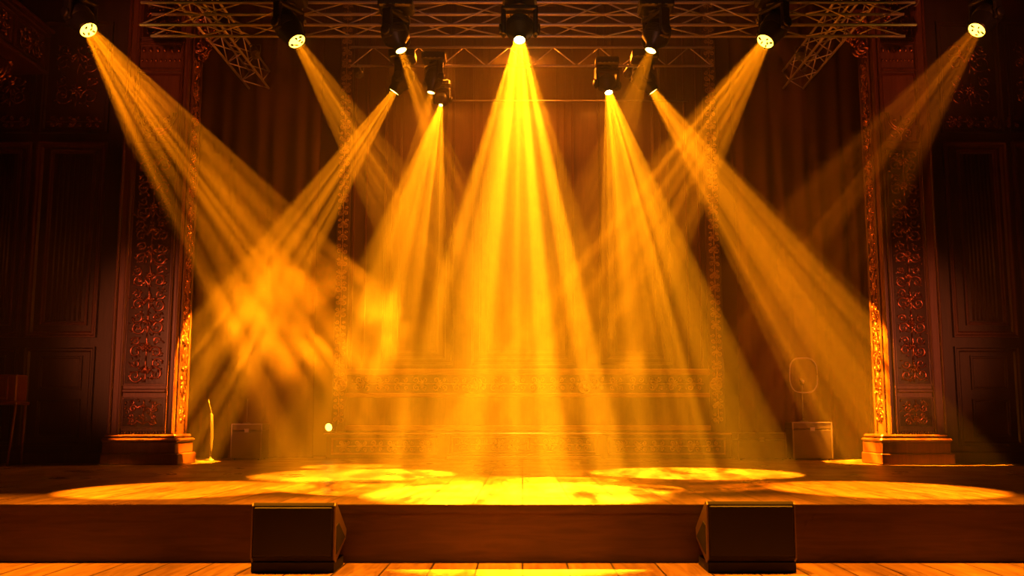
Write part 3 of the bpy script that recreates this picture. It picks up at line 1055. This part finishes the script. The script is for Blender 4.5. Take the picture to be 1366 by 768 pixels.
def spot(name, loc, aim, half, e, c, size=.15, blend=.6):
    l = bpy.data.lights.new(name, 'SPOT')
    l.energy = e
    l.spot_size = 2 * math.radians(half)
    l.spot_blend = blend
    l.shadow_soft_size = size
    l.color = c
    o = bpy.data.objects.new(name, l)
    COL.objects.link(o)
    o.location = loc
    o.rotation_euler = (V(aim) - V(loc)).to_track_quat('-Z', 'Y').to_euler()
    return o


RED = (1, .19, .06)
# added red lights with no known source, brightening the two pillars and wings
spot('unseen_front_lamp', (-7.6, 3.0, 2.2), (-5.9, 15.3, 1.9), 8, 3600, RED, .15, .9)
spot('unseen_front_lamp', (7.6, 3.0, 2.2), (6.1, 15.3, 1.9), 8, 3600, RED, .15, .9)
spot('unseen_front_lamp', (-7.4, 3.0, 3.0), (-5.9, 15.3, 6.6), 8, 2200, RED, .1, .9)
spot('unseen_front_lamp', (7.4, 3.0, 3.0), (6.1, 15.3, 6.6), 8, 2200, RED, .1, .9)
# added amber lights, no fixtures, out of view above the hall floor
for x, e in ((-4.6, 1400), (-2.8, 1400), (-.95, 1900), (.95, 1900), (2.8, 1400), (4.6, 1400)):
    spot('apron_fill', (x, 8.2, 4.9), (x, 7.8, HALL), 20, e * 2.6, LC, .05, .7)
# added pale light from the hall side to brighten the trusses
spot('unseen_front_lamp', (0, 2.5, 4.5), (0, 13, 7.0), 20, 520, (1, .36, .2), .15, .8)


def area(name, loc, aim, sx, sy, e, c):
    l = bpy.data.lights.new(name, 'AREA')
    l.shape = 'RECTANGLE'
    l.energy = e
    l.size, l.size_y = sx, sy
    l.color = c
    o = bpy.data.objects.new(name, l)
    COL.objects.link(o)
    o.location = loc
    o.rotation_euler = (V(aim) - V(loc)).to_track_quat('-Z', 'Y').to_euler()
    return o


# added amber area lights standing in for scattered glow, facing down over the stage
for x, e in ((-1.7, 60), (0, 190), (1.7, 60)):
    area('added_wash', (x, 16.7, 7.0), (x * 1.2, 15.8, 0), 1.0, .25, e, (1, .21, .008))
# unseen lamps under the hall roof that make the two pools near the stage edge
for a, b in (((-4.4, 4.6, 8.5), (238, 653)), ((4.5, 4.6, 8.5), (1182, 653))):
    spot('unseen_front_lamp', a, onfloor(*b), 6.6, 100000, LC, .03, .35)
for sx in (-1, 1):
    spot('added_wash', (sx * .9, 16.6, 6.9), (sx * 5.6, 15.6, 2.4), 20, 700, (1, .24, .01), .1, .9)  # added lights, no fixtures, brightening the pillars' inner faces
spot('unseen_front_lamp', (0, 2.0, 3.0), (0, 8.3, -.2), 16, 420, (1, .29, .03), .1, 1.0)  # added light that warms the middle of the stage front

hz = bpy.data.materials.new('haze')
hz.use_nodes = True
nt = hz.node_tree
nt.nodes.clear()
o = nt.nodes.new('ShaderNodeOutputMaterial')
v = nt.nodes.new('ShaderNodeVolumeScatter')
v.inputs['Color'].default_value = (1, .87, .45, 1)
v.inputs['Density'].default_value = .018
v.inputs['Anisotropy'].default_value = .25
nt.links.new(v.outputs[0], o.inputs['Volume'])
hz.cycles.volume_sampling = 'EQUIANGULAR'
m = MB()
m.prism([V((a, b, .004)) for a, b in ((-8.6, 12.0), (-4.2, 12.0), (-1.3, 8.42), (1.3, 8.42), (4.2, 12.0), (8.6, 12.0), (8.6, DECK_BACK - .01), (-8.6, DECK_BACK - .01))], (0, 0, 9.89))
hb = m.build('haze', hz)
tag(hb, 'thin orange stage haze filling the air above the stage', 'haze', kind='stuff')


def smoke(name, c, r, dens, scale, seed, label):
    mt = bpy.data.materials.new(name)
    mt.use_nodes = True
    nt = mt.node_tree
    N, L = nt.nodes, nt.links
    N.clear()
    o = N.new('ShaderNodeOutputMaterial')
    v = N.new('ShaderNodeVolumeScatter')
    v.inputs['Color'].default_value = (1, .87, .45, 1)
    v.inputs['Anisotropy'].default_value = .25
    tc = N.new('ShaderNodeTexCoord')
    no = N.new('ShaderNodeTexNoise')
    no.inputs['Scale'].default_value = scale
    no.inputs['Detail'].default_value = 4
    no.inputs['Distortion'].default_value = .6
    mp = N.new('ShaderNodeMapping')
    mp.inputs['Location'].default_value = (seed, seed * 2.1, 0)
    L.new(tc.outputs['Object'], mp.inputs[0])
    L.new(mp.outputs[0], no.inputs['Vector'])
    mr = N.new('ShaderNodeMapRange')
    mr.inputs[1].default_value = .46
    mr.inputs[2].default_value = .68
    mr.inputs[4].default_value = dens
    L.new(no.outputs['Fac'], mr.inputs[0])
    # thins out towards the rim of the puff
    ln = N.new('ShaderNodeVectorMath'); ln.operation = 'LENGTH'
    sc = N.new('ShaderNodeVectorMath'); sc.operation = 'DIVIDE'
    sc.inputs[1].default_value = r
    L.new(tc.outputs['Object'], sc.inputs[0])
    L.new(sc.outputs[0], ln.inputs[0])
    fr = N.new('ShaderNodeMapRange')
    fr.interpolation_type = 'SMOOTHSTEP'
    fr.inputs[1].default_value = .98
    fr.inputs[2].default_value = .25
    L.new(ln.outputs['Value'], fr.inputs[0])
    mu = N.new('ShaderNodeMath'); mu.operation = 'MULTIPLY'
    L.new(mr.outputs[0], mu.inputs[0])
    L.new(fr.outputs[0], mu.inputs[1])
    L.new(mu.outputs[0], v.inputs['Density'])
    L.new(v.outputs[0], o.inputs['Volume'])
    mt.cycles.volume_sampling = 'EQUIANGULAR'
    m = MB()
    m.blob((0, 0, 0), (r[0], 0, 0), (0, r[1], 0), (0, 0, r[2]), 24, 14)
    ob = m.build(name, mt)
    ob.location = c
    tag(ob, label, 'smoke', kind='stuff')


smoke('smoke', at(405, 420, 11.2), (1.3, 1.1, 1.1), .3, 1.3, 3, 'thick drifting smoke where the left beams cross')
smoke('smoke', at(505, 455, 15.2), (1.1, 1.1, 1.2), .35, 1.3, 8, 'drifting smoke above the left end of the ledge')
smoke('smoke', at(800, 480, 15.0), (1.1, 1.0, 1.2), .3, 1.5, 11, 'wisp of smoke right of the middle beam')
smoke('smoke', at(325, 470, 15.3), (.95, .9, 1.0), .35, 1.2, 5, 'faint smoke low beside the left pillar')
